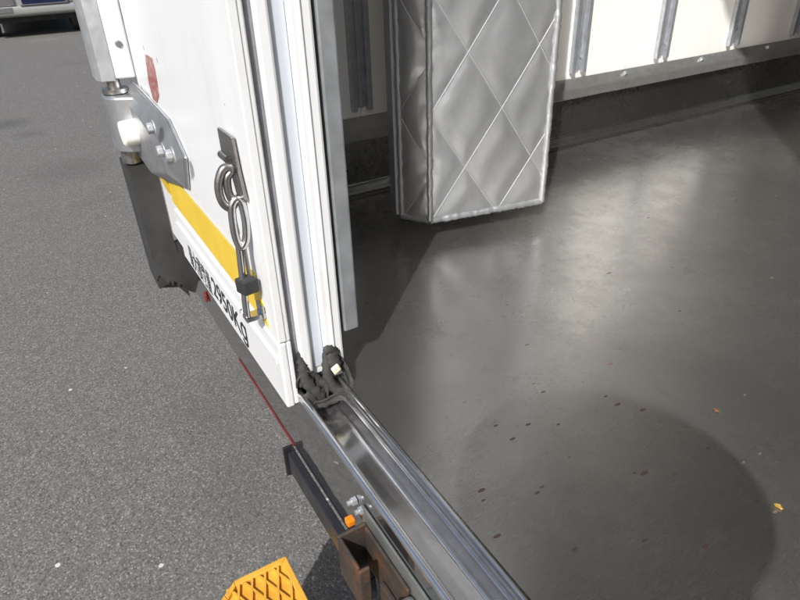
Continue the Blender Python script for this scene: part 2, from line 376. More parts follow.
# rear frame
fr = obj('rear_frame', MB().box(-1.512, -1.372, 0.224, 0.334, 0.985, ZT + .07), 'white_paint', truck, bevel=.004)
obj('header_beam', MB().box(-1.3715, XR - .002, 0.236, 0.334, 3.717, ZT + .068), 'white_paint', fr, bevel=.004)
obj('jamb', MB().box(XR, XR + .13, 0.236, 0.334, 0.985, ZT + .068), 'white_paint', fr, bevel=.004)
# frame foot plate
# ---- sill
def arc(cy, cz, r, a0, a1, n=6): return [(cy + r * math.cos(R_(a0 + (a1 - a0) * i / n)), cz + r * math.sin(R_(a0 + (a1 - a0) * i / n))) for i in range(n + 1)]
sp = [(SY, .852)] + arc(SY + .0048, .9995, .0048, 180, 0, 8) + [(SY + .0096, .930), (.262, .9295), (.262, .852)]
sill = obj('sill', MB().prism([(-1.545, y, z) for y, z in sp], (2.27, 0, 0)), 'polished_steel', truck, smooth=32)
tr = [(.2450, .977)] + arc(.2510, .9755, .006, 180, 270, 4) + [(.284, .9695)] + arc(.286, .9755, .006, 270, 350, 4) + [(.2945, .9925)] + arc(.297, .9935, .0022, 170, 20, 4) + [(.3000, .990), (.3022, .990)] \
     + arc(.3068, 1.0025, .0034, 170, 10, 5) + [(.3128, 1.0005), (.3135, .9312), (.2450, .9312)]
obj('sill_trough', MB().prism([(-1.545, y, z) for y, z in tr], (2.27, 0, 0)), 'trough_steel', sill, smooth=32)
obj('sill_lip', MB().cyl((-1.546, SY + .0050, .9990), (.726, SY + .0050, .9990), .0062, None, 18), 'trough_steel', sill, smooth=40)
obj('red_tape_strip', MB().box(-1.10, -.80, SY - .0022, SY - .0008, .8525, .8565), 'red_tape', sill)
obj('marker_lens', MB().box(-1.315, -1.295, SY - .006, SY - .001, .893, .915), 'red_tape', sill, bevel=.003)
obj('lower_rail', MB().box(-.53, .72, SY - .0045, SY - .0008, .928, .970), 'galvanised_dull', sill, bevel=.0015)
for px, py in ((356, 500), (364, 509)):
    p = ony(px, py, SY - .001); obj('sill_bolt', MB().cyl(p, p + Vector((0, -.007, 0)), .0065, .006, 6).cyl(p + Vector((0, -.007, 0)), p + Vector((0, -.013, 0)), .0038, .0038, 10), 'galvanised', sill, smooth=35)
obj('marker_lens', MB().obox(ony(350, 521, SY - .012), (.006, 0, 0), (0, .006, 0), (0, 0, .0055)), 'amber', sill, bevel=.002)

# ---- rear door, left leaf
DX0, DX1, DZ0 = -1.370, -0.745, 0.985
door = obj('rear_door', MB().box(DX0, DX1 - .012, .2225, .318, 1.02, 3.70), 'white_paint', truck, bevel=.002)
obj('door_skin', MB().box(DX0 + .002, DX1, .2195, .2370, 1.103, 3.70), 'white_paint', door, bevel=.0025)
obj('bottom_gasket', MB().box(DX0 + .01, DX1 - .018, .246, .313, .993, 1.0195), 'rubber', door, bevel=.004)
obj('edge_trim', MB().box(DX1 - .088, DX1 + .0015, .2182, .2300, 1.105, 3.70), 'white_edge', door, bevel=.0015)
obj('bottom_rail', MB().box(DX0 + .003, DX1 + .001, .2165, .2295, DZ0, 1.1025), 'white_paint', door, bevel=.003)
obj('bottom_rail_ridge', MB().box(DX0 + .003, DX1 - .01, .2135, .2163, 1.062, 1.072), 'white_paint', door, bevel=.0012)
obj('edge_lip', MB().box(DX1 - .011, DX1 + .0005, .2297, .2365, DZ0 + .003, 1.102), 'white_edge', door, bevel=.0015)
obj('gasket_channel', MB().box(DX1 - .0115, DX1 - .0085, .2372, .2478, 1.021, 3.70), 'gasket_grey', door)
obj('edge_lip', MB().box(DX1 - .0118, DX1 - .0005, .2480, .2665, 1.022, 3.70), 'white_edge', door, bevel=.004)
obj('edge_recess', MB().box(DX1 - .0119, DX1 - .0095, .2667, .2878, 1.035, 3.70), 'recess_grey', door)
obj('edge_lip', MB().box(DX1 - .0117, DX1 + .001, .2880, .3185, 1.012, 3.70), 'white_edge', door, bevel=.004)
obj('edge_bead', MB().box(DX1 - .004, DX1 + .0035, .2995, .3035, 1.03, 3.70), 'white_edge', door, bevel=.0015)
obj('inner_plate', MB().box(DX0, DX1 - .004, .3245, .3495, 1.083, 3.69), 'dull_grey_plate', door, bevel=.003)
obj('gasket_channel', MB().box(DX0 + .01, DX1 - .013, .3182, .3244, 1.05, 3.69), 'rubber', door)
# tape on the door
tp = [ony(px, py, .2185) for px, py in ((179, 181), (222, 231), (247, 262), (258, 273), (262, 288), (266, 300), (267, 309), (271, 322), (270, 330), (262, 318), (240, 287), (205, 239), (181, 203))]
tp = [(v.x, .2190, v.z) for v in tp]
zt, zb = 1.192, 1.118
tape_pts = [(-1.366, zt), (-.812, zt), (-.802, zt - .004), (-.805, zt - .012), (-.793, zt - .024), (-.797, zt - .034), (-.786, zt - .047), (-.789, zt - .058), (-.777, zb - .004), (-1.366, zb)]
obj('yellow_tape', MB().prism([(x, .2172, z) for x, z in tape_pts], (0, .0008, 0)), 'yellow_tape', door)
obj('yellow_tape', MB().prism([(x, .2232, z) for x, z in ((-1.508, 1.196), (-1.376, 1.198), (-1.374, 1.112), (-1.40, 1.120), (-1.44, 1.115), (-1.508, 1.128))], (0, .0006, 0)), 'yellow_honeycomb', fr)
# lettering
text_obj('lettering', '最大積載量', 'black_ink', door, (-1.300, .2158, .993), (1, 0, 0), (0, 0, 1), .165, .052, bold=.006)
text_obj('lettering', '2950K\u0261', 'black_ink', door, (-1.122, .2158, .9915), (1, 0, 0), (0, 0, 1), .205, .056, bold=.016)
# sticker
st = [ony(px, py, .2188) for px, py in ((145, 54), (152, 58), (156, 75), (159, 95), (157, 103), (153, 99), (149, 83))]
obj('reflector_sticker', MB().prism([(v.x, .2182, v.z) for v in st], (0, .0011, 0)), 'sticker_red', door)
# hinge strap plate: pressed, raised
base = [(-1.53, 1.345), (-1.40, 1.343), (-1.20, 1.332), (-1.115, 1.282), (-1.150, 1.214), (-1.385, 1.160), (-1.53, 1.168)]
cx = sum(p[0] for p in base) / len(base); cz = sum(p[1] for p in base) / len(base)
top = [(-1.53, 1.310), (-1.43, 1.305), (-1.275, 1.288), (-1.185, 1.258), (-1.190, 1.236), (-1.39, 1.182), (-1.53, 1.188)]
hp = MB(); hp.loft([(x, .2185, z) for x, z in base], [(x, .2125, z) for x, z in base]); hp.loft([(x, .2124, z) for x, z in [(cx + (a - cx) * .985, cz + (b - cz) * .97) for a, b in base]], [(x, .190, z) for x, z in top])
hinge = obj('hinge', hp, 'hinge_steel', door, bevel=.004)
for px, py in ((152, 128), (162, 151), (171, 155)):
    p = ony(px, py, .185)
    obj('hinge_bolt', MB().cyl((p.x, .1895, p.z), (p.x, .1865, p.z), .014, .014, 20).cyl((p.x, .1866, p.z), (p.x, .176, p.z), .0105, .010, 6), 'galvanised', door, bevel=.0015, smooth=35)
# knuckle barrel and nylon stop
bar = MB(); prof = [(-1.56, .205), (-1.565, .17), (-1.55, .150), (-1.525, .146), (-1.497, .152), (-1.478, .168), (-1.468, .190), (-1.455, .2115), (-1.56, .2115)]
bar.prism([(x, y, 1.205) for x, y in prof], (0, 0, .118)); obj('hinge_knuckle', bar, 'hinge_steel', door, bevel=.004, smooth=40, seg=3)
c0 = onx(150, 131, -1.462); c0.y = .186
obj('door_stop', MB().cyl((-1.452, .205, 1.256), (-1.452, .158, 1.254), .0275, .0265, 28), 'nylon_white', door, bevel=.005, smooth=40)
obj('hinge_pin', MB().cyl((-1.53, .178, 1.168), (-1.53, .178, 1.352), .014, None, 16).cyl((-1.53, .178, 1.3255), (-1.53, .178, 1.334), .027, None, 20).cyl((-1.53, .178, 1.172), (-1.53, .178, 1.198), .022, None, 20), 'dark_chrome', door, smooth=40)
# corner post above the hinge
cp = [(-1.60, .2225), (-1.60, .158), (-1.585, .149), (-1.535, .149), (-1.518, .156), (-1.510, .183), (-1.504, .2225)]
post = obj('corner_post', MB().prism([(x, y, 1.354) for x, y in cp], (0, 0, 2.40)), 'post_white', truck, bevel=.004, smooth=30)
obj('post_cover', MB().prism([(x, y, 1.352) for x, y in ((-1.602, .149), (-1.587, .1465), (-1.534, .1465), (-1.5155, .1545), (-1.508, .181), (-1.5095, .1815), (-1.5185, .1565), (-1.5345, .1488), (-1.60, .1488))], (0, 0, 2.40)), 'galvanised', post, smooth=40)
p = onx(119, 44, -1.506); obj('post_screw', MB().cyl((-1.5085, p.y, p.z), (-1.503, p.y, p.z), .008, .006, 12), 'dark_chrome', post, smooth=40)
# rubber guard below hinge
def guard():
    mb = MB(); nz, n = 16, 14
    rows = []
    for j in range(nz + 1):
        t = j / nz; z = 1.165 - t * (1.165 - .86); yl = .157 + .004 * t; yr = .222 + (.0 if t < .6 else (t - .6) * .02)
        rows.append((z, yl, yr))
    outer = []
    for z, yl, yr in rows: outer.append([(-1.512, yr, z), (-1.512, (yl + yr) / 2, z), (-1.512, yl + .003, z), (-1.516, yl, z), (-1.60, yl, z), (-1.60, yr, z)])
    k = 6
    for j, rg in enumerate(outer):
        for i, q in enumerate(rg):
            zz = q[2]
            if j == len(outer) - 1: zz += random.uniform(-.02, .02) - (.05 if i in (0, 5) else .02 if i == 1 else 0)
            mb.v.append((q[0] + random.uniform(-.0015, .0015), q[1], zz))
    for j in range(nz):
        for i in range(k): mb.f.append((j * k + i, j * k + (i + 1) % k, (j + 1) * k + (i + 1) % k, (j + 1) * k + i))
    mb.f.append(tuple(range(k))); mb.f.append(tuple(range(nz * k, nz * k + k)))
    g = obj('rubber_guard', mb, 'rubber_charcoal', truck, smooth=25)
    # frayed flap hanging from the guard's lower edge
    fl = MB(); pts = []
    N = 22
    for i in range(N + 1):
        t = i / N; y = .160 + t * .11; x = -1.5125 + .004 * math.sin(t * 5)
        lo = .885 - t * .085 + random.uniform(-.010, .010) - (.0 if i % 5 else .012)
        pts.append((x, y, lo))
    for i, (x, y, lo) in enumerate(pts):
        for xx in (x, x - .012):
            fl.v.append((xx - .002, y, .96)); fl.v.append((xx + .003, y, lo))
    for i in range(N):
        a = i * 4; b = a + 4
        fl.f += [(a, b, b + 1, a + 1), (a + 2, a + 3, b + 3, b + 2), (a + 1, b + 1, b + 3, a + 3), (a, a + 2, b + 2, b)]
    obj('torn_flap', fl, 'rubber_charcoal', g, smooth=60)
guard()
# ---- hook latch on the door
HY = .214
q = [ony(px, py, HY) for px, py in ((219, 127), (233, 137), (240, 171), (247, 200), (239, 195), (232, 170), (223, 150))]
obj('hook_plate', MB().prism([(v.x, HY - .003, v.z) for v in q], (0, .0045, 0)), 'dark_chrome', door, bevel=.001)
p = ony(226, 154, HY); obj('hook_plate_pin', MB().cyl((p.x - .004, .2085, p.z), (p.x + .026, .2085, p.z), .0052, None, 12), 'dark_chrome', door, smooth=40)
HX = -.795
def px_loop(lst, X): return [onx(a, b, X) for a, b in lst]     # the links hang edge-on to the door, so they lie in a plane across it
lk = [(230, 167), (223, 169), (219, 180), (219, 192), (223, 203), (230, 208), (234, 204), (231, 198), (228, 190), (227, 178), (231, 172)]
obj('chain_link', MB().tube(smooth_path(px_loop(lk, HX), 5, True), .0056, 10, True), 'dark_chrome', door, smooth=60)
lk2 = [(236, 199), (232, 206), (233, 222), (236, 238), (241, 247), (246, 240), (246, 224), (243, 208), (240, 200)]
obj('chain_link', MB().tube(smooth_path(px_loop(lk2, HX + .004), 5, True), .0056, 10, True), 'chrome', door, smooth=60)
fl = px_loop([(236, 216), (234, 232), (238, 246), (240, 232)], HX + .004)
obj('hook_tongue', MB().prism([(HX + .002, v.y, v.z) for v in fl], (.004, 0, 0)), 'chrome', door, bevel=.001)
a = onx(239, 246, HX); b = onx(247, 316, HX)
obj('latch_rod', MB().tube([a, a.lerp(b, .5), b], .0050, 10), 'chrome', door, smooth=50)
a2 = onx(244, 246, HX + .004); b2 = onx(251, 284, HX + .004); obj('latch_rod', MB().tube([a2, b2], .003, 8), 'dark_chrome', door, smooth=50)
bc = onx(247, 285, HX + .006)
obj('rubber_block', MB().obox(bc, (.0125, .003, .001), (-.002, .0115, 0), (0, 0, .0115)), 'rubber_charcoal', door, bevel=.003)
bp = onx(247, 316, HX); obj('latch_foot', MB().obox((bp.x, (bp.y + .2160) / 2, bp.z - .003), (.010, 0, 0), (0, (.2160 - bp.y) / 2 + .004, 0), (0, 0, .004)).obox((bp.x, .2140, bp.z + .004), (.013, 0, 0), (0, .0020, 0), (0, 0, .011)), 'chrome', door, bevel=.0015)
# ---- torn gasket at the foot of the door
def ribbon(pix, X, hw, asp=.35, mat='rubber_torn'):
    pts = smooth_path([onx(a, b, x) for (a, b), x in zip(pix, X)], 7); n = len(pts)
    mb = MB(); K = (-1, -.5, 0, .5, 1); prev = None
    for i, p in enumerate(pts):
        t = (pts[min(i + 1, n - 1)] - pts[max(i - 1, 0)]).normalized(); nr = Vector((1, 0, 0)).cross(t).normalized(); w_ = hw * (.55 + .45 * min(1, min(i, n - 1 - i) / 3))
        ja, jb = random.uniform(.72, 1.2), random.uniform(.72, 1.2)
        for k in K: mb.v.append(tuple(p + nr * (k * w_ * (ja if k < 0 else jb)) + Vector((.0045 * (1 - k * k) * (1 if asp < .45 else -1), 0, 0))))
    for i in range(n - 1):
        for k in range(4): a = i * 5 + k; mb.f.append((a, a + 1, a + 6, a + 5))
    o = obj('torn_gasket', mb, mat, door, smooth=60); so = o.modifiers.new('thick', 'SOLIDIFY'); so.thickness = .0026; so.offset = 0
    return o
ribbon([(301, 350), (302, 362), (304, 374), (309, 384), (316, 392), (323, 399)], [-.752, -.75, -.742, -.738, -.734, -.732], .0085)
ribbon([(311, 376), (319, 381), (325, 388), (325, 396), (320, 403), (312, 401)], [-.742, -.738, -.733, -.731, -.733, -.736], .0068, .5)
ribbon([(299, 388), (302, 379), (308, 375), (315, 377), (318, 384)], [-.743, -.739, -.738, -.739, -.742], .0060, .5)
ribbon([(305, 392), (311, 397), (316, 404)], [-.737, -.733, -.731], .0078, .4)
ribbon([(327, 349), (326, 361), (328, 374), (334, 386), (342, 397)], [-.748, -.743, -.737, -.733, -.732], .0080)
ribbon([(333, 350), (341, 362), (348, 374), (351, 384), (349, 393), (344, 399)], [-.749, -.740, -.734, -.732, -.732, -.733], .0055, .5)
ribbon([(330, 350), (333, 360), (336, 369)], [-.745, -.740, -.737], .0115, .3)
ribbon([(324, 352), (330, 349), (337, 353)], [-.744, -.743, -.744], .0075, .4)
ribbon([(314, 406), (326, 403), (340, 397), (353, 399)], [-.722, -.718, -.715, -.718], .0078, .6)
o = obj('exposed_foam', MB().obox(onx(336, 369, -.729), (.004, 0, 0), (0, .006, .003), (0, -.002, .005)), 'foam', door, bevel=.002); o['label'] = 'pale foam showing through the torn gasket'

# ---- bumper bar and step bracket below the sill
rear_y = SY
bar = MB(); bar.box(-.795, -.505, .2190, .2325, .803, .8495)
bb_ = obj('bumper_bar', bar, 'black_paint', truck, bevel=.002)
obj('bumper_bar_end', MB().box(-.811, -.806, .2150, .2335, .785, .851), 'black_paint', bb_, bevel=.0015)
obj('bumper_bar_web', MB().box(-.8055, -.7955, .2290, .2330, .803, .8495), 'black_paint', bb_)
brk = MB(); zt, zb = .950, .872
brk.box(-.520, -.5145, .1880, .2300, zb, zt)            # far flange
brk.box(-.5144, -.405, .2248, .2300, zb, zt - .002)     # back web against the sill
brk.box(-.5144, -.462, .1880, .1932, zb, zt - .001)     # outer face
brk.box(-.4619, -.4565, .1880, .2040, zb, zt - .003)    # inward lip
br = obj('step_bracket', brk, 'rusty_steel', truck, bevel=.0035, seg=3)
obj('step_bracket_strut', MB().box(-.462, -.405, .2165, .2240, .395, .9), 'rusty_steel', br, bevel=.002)
obj('step_bracket_cap', MB().box(-.403, -.350, .196, .2295, .885, .945), 'galvanised_dull', br, bevel=.006)
# ---- yellow step
SX0, SX1, SY0, SY1, SZ = -.942, -.46, -.02, .215, .42
def step():
    mb = MB(); t = .014
    # frame rim
    P0, P1 = onz(287, 557, SZ), onz(228, 580, SZ)
    x0 = -.940; y1 = .217; y0 = -.03; x1 = -.46; ch = .035
    outer = [(x0, y1), (x0, .085 + ch * .4), (x0 + .022, .085 - ch * .4), (x0 + .10, y0), (x1, y0), (x1, y1)]
    inn = [(x0 + .014, y1 - .014), (x0 + .014, .098), (x0 + .036, .075), (x0 + .107, y0 + .014), (x1 - .014, y0 + .014), (x1 - .014, y1 - .014)]
    n = len(outer)
    for i in range(n):
        j = (i + 1) % n
        mb.loft([(*outer[i], SZ - .03), (*outer[j], SZ - .03), (*inn[j], SZ - .03), (*inn[i], SZ - .03)], [(*outer[i], SZ), (*outer[j], SZ), (*inn[j], SZ), (*inn[i], SZ)])
    s = obj('step', mb, 'step_yellow', truck, bevel=.002)
    def inside(x, y):
        c = False
        for i in range(n):
            xa, ya = inn[i]; xb, yb = inn[(i + 1) % n]
            if (ya > y) != (yb > y) and x < (xb - xa) * (y - ya) / (yb - ya) + xa: c = not c
        return c
    # lattice directions taken from the photo: image-vertical strands and diagonal strands
    p = onz(265, 580, SZ); d1 = (onz(265, 600, SZ) - p).normalized(); d2 = (onz(285, 595, SZ) - p).normalized()
    o1 = (onz(278, 580, SZ) - p); o2 = (onz(265, 598, SZ) - p)
    def strand(p0, d):
        L = []; step_ = .002; run = None
        for k in range(-300, 301):
            q = p0 + d * (k * step_); ok = inside(q.x, q.y)
            if ok and run is None: run = q
            if not ok and run is not None: L.append((run, q - d * step_)); run = None
        return L
    for d, off, w_ in ((d1, o1, .0024), (d2, o2, .0024)):
        nrm = Vector((-d.y, d.x, 0)); sp_ = abs(off.dot(nrm))
        for k in range(-22, 30):
            for a, b in strand(p + nrm * (k * sp_), d):
                if (b - a).length < .012: continue
                c = (a + b) / 2; obj('step_strand', MB().obox((c.x, c.y, SZ - .009), d * ((b - a).length / 2 - .0005), nrm * w_, (0, 0, .0088 if d is d1 else .0080)), 'step_yellow', s, bevel=0)
    # backing tread plate with drain holes
    n1 = Vector((-d1.y, d1.x, 0)); n2 = Vector((-d2.y, d2.x, 0)); s1 = abs(o1.dot(n1)); s2 = abs(o2.dot(n2))
    bp = MB(); hole = onz(271, 598, SZ)
    # cell corners: intersection of strand i (family 1) and j (family 2)
    def corner(i, j):
        # solve (X-p).n1=i*s1, (X-p).n2=j*s2
        det = n1.x * n2.y - n1.y * n2.x
        u, v = i * s1, j * s2
        return Vector((p.x + (u * n2.y - v * n1.y) / det, p.y + (n1.x * v - n2.x * u) / det, SZ - .0085))
    for i in range(-22, 30):
        for j in range(-22, 30):
            cs = [corner(i, j), corner(i + 1, j), corner(i + 1, j + 1), corner(i, j + 1)]
            c = sum(cs, Vector()) / 4
            if not inside(c.x, c.y): continue
            if (c - hole).length < .010: continue
            bp.add(cs + [q - Vector((0, 0, .002)) for q in cs], [(0, 1, 2, 3), (4, 7, 6, 5), (0, 4, 5, 1), (1, 5, 6, 2), (2, 6, 7, 3), (3, 7, 4, 0)])
    o = obj('tread_backing', bp, 'step_yellow', s); o['kind'] = 'stuff'
    obj('step_hanger', MB().box(-.52, -.4625, .2172, .2235, .39, .44), 'rusty_steel', s)
step()
# ---- chassis and rear axle under the body
for x in (-.83, -.03):
    obj('chassis_rail', MB().box(x - .035, x + .035, .45, 8.2, .62, .8595), 'underbody', truck, bevel=.004)
obj('rear_crossmember', MB().box(-1.25, .40, .30, .42, .64, .8585), 'underbody', truck, bevel=.004)
def wheel(parent, cx_, cy_, r, wd, nm='wheel'):
    pr = [(.0, r * .62), (.06, r * .66), (.06, r * .93), (.16, r * .99), (.3, r), (.7, r), (.84, r * .99), (.94, r * .93), (.94, r * .66), (1, r * .62)]
    n = 40; mb = MB()
    for k in range(n):
        a = 2 * math.pi * k / n
        for u, rr in pr: mb.v.append((cx_ - wd / 2 + u * wd, cy_ + rr * math.cos(a), r + rr * math.sin(a)))
    m_ = len(pr)
    for k in range(n):
        for i in range(m_ - 1): mb.f.append((k * m_ + i, ((k + 1) % n) * m_ + i, ((k + 1) % n) * m_ + i + 1, k * m_ + i + 1))
    wv = obj(nm, mb, 'rubber', parent, smooth=40)
    obj('rim', MB().cyl((cx_ - wd * .40, cy_, r), (cx_ + wd * .40, cy_, r), r * .63, r * .63, 32).cyl((cx_ - wd * .46, cy_, r), (cx_ + wd * .46, cy_, r), r * .22, r * .22, 16), 'galvanised', wv, smooth=40)
for x in (-1.26, -1.01, .15, .40): wheel(truck, x, 1.75, .40, .22)
obj('axle', MB().cyl((-1.2, 1.75, .40), (.34, 1.75, .40), .06, None, 16), 'underbody', truck, smooth=40)
# right leaf folded back along the side of the body
rd = obj('rear_door', MB().box(.745, .84, .26, 1.55, 1.0, 3.70), 'white_paint', truck, bevel=.004)
obj('hinge', MB().box(.70, .80, .20, .258, 1.2, 1.34), 'hinge_steel', rd, bevel=.006)
# front end of the truck: cab, kept simple but real
cab = obj('cab', MB().prism([(-1.50, 5.75, .55), (-1.50, 7.55, .55), (-1.50, 7.6, 1.5), (-1.50, 7.35, 2.6), (-1.50, 5.75, 2.65)], (2.15, 0, 0)), 'white_paint', truck, bevel=.05)
obj('windscreen', MB().prism([(-1.38, 7.607, 1.56), (.53, 7.607, 1.56), (.53, 7.405, 2.45), (-1.38, 7.405, 2.45)], (0, .012, 0)), 'glass_dark', cab)
for x in (-1.3, .45): wheel(truck, x, 6.75, .40, .24)

# ------------------------------------------------------------------ insulation curtain
cur = thing('insulation_curtain', 'quilted silver insulation curtain folded and hanging inside the truck', 'curtain')
CZ, CT = 1.05, 3.70
cC = Vector((-1.098, .706, 0)); cR = Vector((-1.048, .985, 0)); cL = Vector((-1.158, .669, 0)); cLL = Vector((-1.222, .690, 0))
NODE_Z, DW, DH = 1.280, .163, .236
def seam_d(u, z, off):
    # distance (in metres, approx) to the closest diagonal seam line
    a = u / (DW / 2); b = (z - NODE_Z) / (DH / 2); best = 9
    for s_ in (1, -1):
        k = (b - s_ * a); r = abs(k - 2 * round(k / 2)); best = min(best, r)
    return best / math.sqrt((2 / DW) ** 2 + (2 / DH) ** 2)
def panel(name, A, B, nu, nv, amp, thick=.012):
    W_ = (B - A).length; d = (B - A).normalized(); n = Vector((d.y, -d.x, 0))
    if n.x < 0: n = -n
    ph = random.uniform(0, 6)
    def h(u, z):
        e = min(u, W_ - u, z - CZ); q = min(seam_d(u if A == cC else u, z, 0), max(e, 0) * 1.3)
        pil = amp * min(1, q / .030) ** .6
        wr = .0016 * math.sin(z * 150 + u * 25 + ph + 1.7 * math.sin(z * 17)) * math.exp(-min(u, W_ - u) / .022) + .0012 * math.sin(u * 70 - z * 44 + ph + 2 * math.sin(z * 9)) * min(1, q / .02) + .0009 * math.sin(u * 30 + z * 120 + 3 * math.sin(u * 40)) * math.exp(-q / .012)
        return pil + wr * min(1, q / .01)
    def bulge(u, z): return .008 * math.sin(math.pi * u / W_) * math.sin((z - CZ) * 2.1 + .3)
    def fr_(s_, t): u = s_ * W_; z = CZ + (CT - CZ) * t; q = A + d * u + n * (h(u, z) + bulge(u, z)); return (q.x, q.y, z)
    def bk(s_, t): u = s_ * W_; z = CZ + (CT - CZ) * t; q = A + d * u + n * (-thick - h(u, z) * .6 + bulge(u, z)); return (q.x, q.y, z)
    mb = MB(); mb.grid(nu, nv, fr_); mb.grid(nu, nv, bk)
    # edge strips close it
    for s_ in (0, 1): mb.add([fr_(s_, 0), bk(s_, 0), bk(s_, 1), fr_(s_, 1)], [(0, 1, 2, 3)])
    for t in (0, 1): mb.add([fr_(0, t), fr_(1, t), bk(1, t), bk(0, t)], [(0, 1, 2, 3)])
    o = obj(name, mb, 'silver_fabric', cur, smooth=60)
    # seam threads: every diagonal
    k0 = int((CZ - NODE_Z) / (DH / 2)) - 6; zs = MB()
    for s_ in (1, -1):
        for k in range(-6, 24):
            pts = []
            for i in range(41):
                u = W_ * i / 40; z = NODE_Z + (s_ * u / (DW / 2) + 2 * k) * DH / 2
                if z < CZ + .004 or z > CT - .01: continue
                q = A + d * u + n * (.0010 + bulge(u, z)); pts.append((q.x, q.y, z))
            if len(pts) > 3: zs.tube(pts, .0009, 5, aspect=1)
    so = obj('stitching', zs, 'stitch', o, smooth=60); so['kind'] = 'stuff'
    return o, fr_, bk, W_
def piping(parent, p0, p1, r, fray=.0008, n=None):
    L = (Vector(p1) - Vector(p0)).length; n = n or max(8, int(L / .006)); pts = []; rs = []
    for i in range(n + 1):
        t = i / n; q = Vector(p0).lerp(Vector(p1), t); q += Vector((random.uniform(-1, 1), random.uniform(-1, 1), random.uniform(-1, 1))) * fray; pts.append(q); rs.append(r * random.uniform(.86, 1.14))
    obj('binding', MB().tube(pts, rs, 8, up=(0.3, 1, 0.2)), 'silver_fabric', parent, smooth=80)
fpan, ff, fb, WF = panel('front_panel', cC, cR, 60, 400, .0048)
span, sf, sb, WS = panel('side_panel', cL, cC + (cL - cC).normalized() * .004, 22, 400, .0036)
bpan, bf, bb2, WB = panel('back_panel', cLL, cL + (cLL - cL).normalized() * .006, 12, 200, .004)
mid = lambda f, g, s_, t: (Vector(f(s_, t)) + Vector(g(s_, t))) / 2
piping(fpan, Vector((cR.x, cR.y, CZ)), Vector((cR.x, cR.y, CT)), .0085)
piping(fpan, Vector((cC.x + .004, cC.y - .003, CZ)), Vector((cC.x + .004, cC.y - .003, CT)), .0062)
piping(span, Vector((cL.x, cL.y, CZ)), Vector((cL.x, cL.y, CT)), .0065)
piping(bpan, Vector((cLL.x + .004, cLL.y, CZ + .01)), Vector((cLL.x + .004, cLL.y, CT)), .006)
piping(fpan, Vector((cC.x, cC.y, CZ - .001)), Vector((cR.x, cR.y, CZ - .001)), .0085)
piping(span, Vector((cL.x, cL.y, CZ - .001)), Vector((cC.x, cC.y, CZ - .001)), .007)
obj('hanging_rail', MB().box(-1.30, XR - .01, .66, 1.03, 3.712, 3.758), 'galvanised', cur, bevel=.003)

# ------------------------------------------------------------------ parked vehicle far behind
car = thing('parked_van', 'silver van parked across the yard, front bumper at the top left corner', 'van')
def parked():
    y0, y1, xf = -.25, 1.60, -14.45
    yc = (y0 + y1) / 2
    prof = [(-.10, .42), (.0, .50), (.02, .78), (-.06, 1.05), (-.95, 1.18), (-1.75, 1.86), (-4.3, 1.9), (-4.45, 1.2), (-4.45, .45)]
    body = obj('body', MB().prism([(xf + a, y0, b) for a, b in prof], (0, y1 - y0, 0)), 'car_paint', car, bevel=.06, smooth=40, seg=3)
    obj('bumper', MB().prism([(xf + a, y0 - .02, b) for a, b in ((.00, .36), (.06, .40), (.075, .47), (.05, .54), (-.1, .54), (-.1, .36))], (0, y1 - y0 + .04, 0)), 'car_paint', car, bevel=.02, smooth=40)
    obj('grille', MB().box(xf + .02, xf + .058, .48, 1.20, .565, .86), 'car_dark', body, bevel=.01)
    obj('grille_trim', MB().box(xf + .03, xf + .085, .44, 1.24, .545, .564).box(xf + .03, xf + .085, 1.205, 1.24, .5645, .86), 'chrome', body, bevel=.003)
    for a, b in ((-.18, .36), (1.27, 1.56)):
        obj('headlight', MB().box(xf - .02, xf + .05, a, b, .545, .84), 'chrome', body, bevel=.02)
        obj('fog_lamp', MB().box(xf + .05, xf + .084, a + .10, b - .06, .44, .53), 'chrome', body, bevel=.01)
    obj('windscreen', MB().prism([(xf - .98, y0 + .1, 1.22), (xf - .98, y1 - .1, 1.22), (xf - 1.70, y1 - .15, 1.83), (xf - 1.70, y0 + .15, 1.83)], (.02, 0, .02)), 'glass_dark', body)
    obj('underbody', MB().box(xf - 4.3, xf - .25, y0 + .12, y1 - .12, .25, .46), 'underbody', car)
    for wy in (y0 + .15, y1 - .22):
        for wx in (xf - .62, xf - 3.5):
            n = 36; mb = MB(); r = .34; wd = .26
            pr = [(.0, r * .6), (.05, r * .9), (.2, r), (.8, r), (.95, r * .9), (1, r * .6)]
            for k in range(n):
                a = 2 * math.pi * k / n
                for u, rr in pr: mb.v.append((wx + rr * math.cos(a), wy - wd / 2 + u * wd, r + rr * math.sin(a)))
            for k in range(n):
                for i in range(5): mb.f.append((k * 6 + i, ((k + 1) % n) * 6 + i, ((k + 1) % n) * 6 + i + 1, k * 6 + i + 1))
            w_ = obj('wheel', mb, 'rubber', car, smooth=40)
            obj('rim', MB().cyl((wx, wy - wd * .42, r), (wx, wy + wd * .42, r), r * .61, None, 24), 'galvanised', w_, smooth=40)
parked()

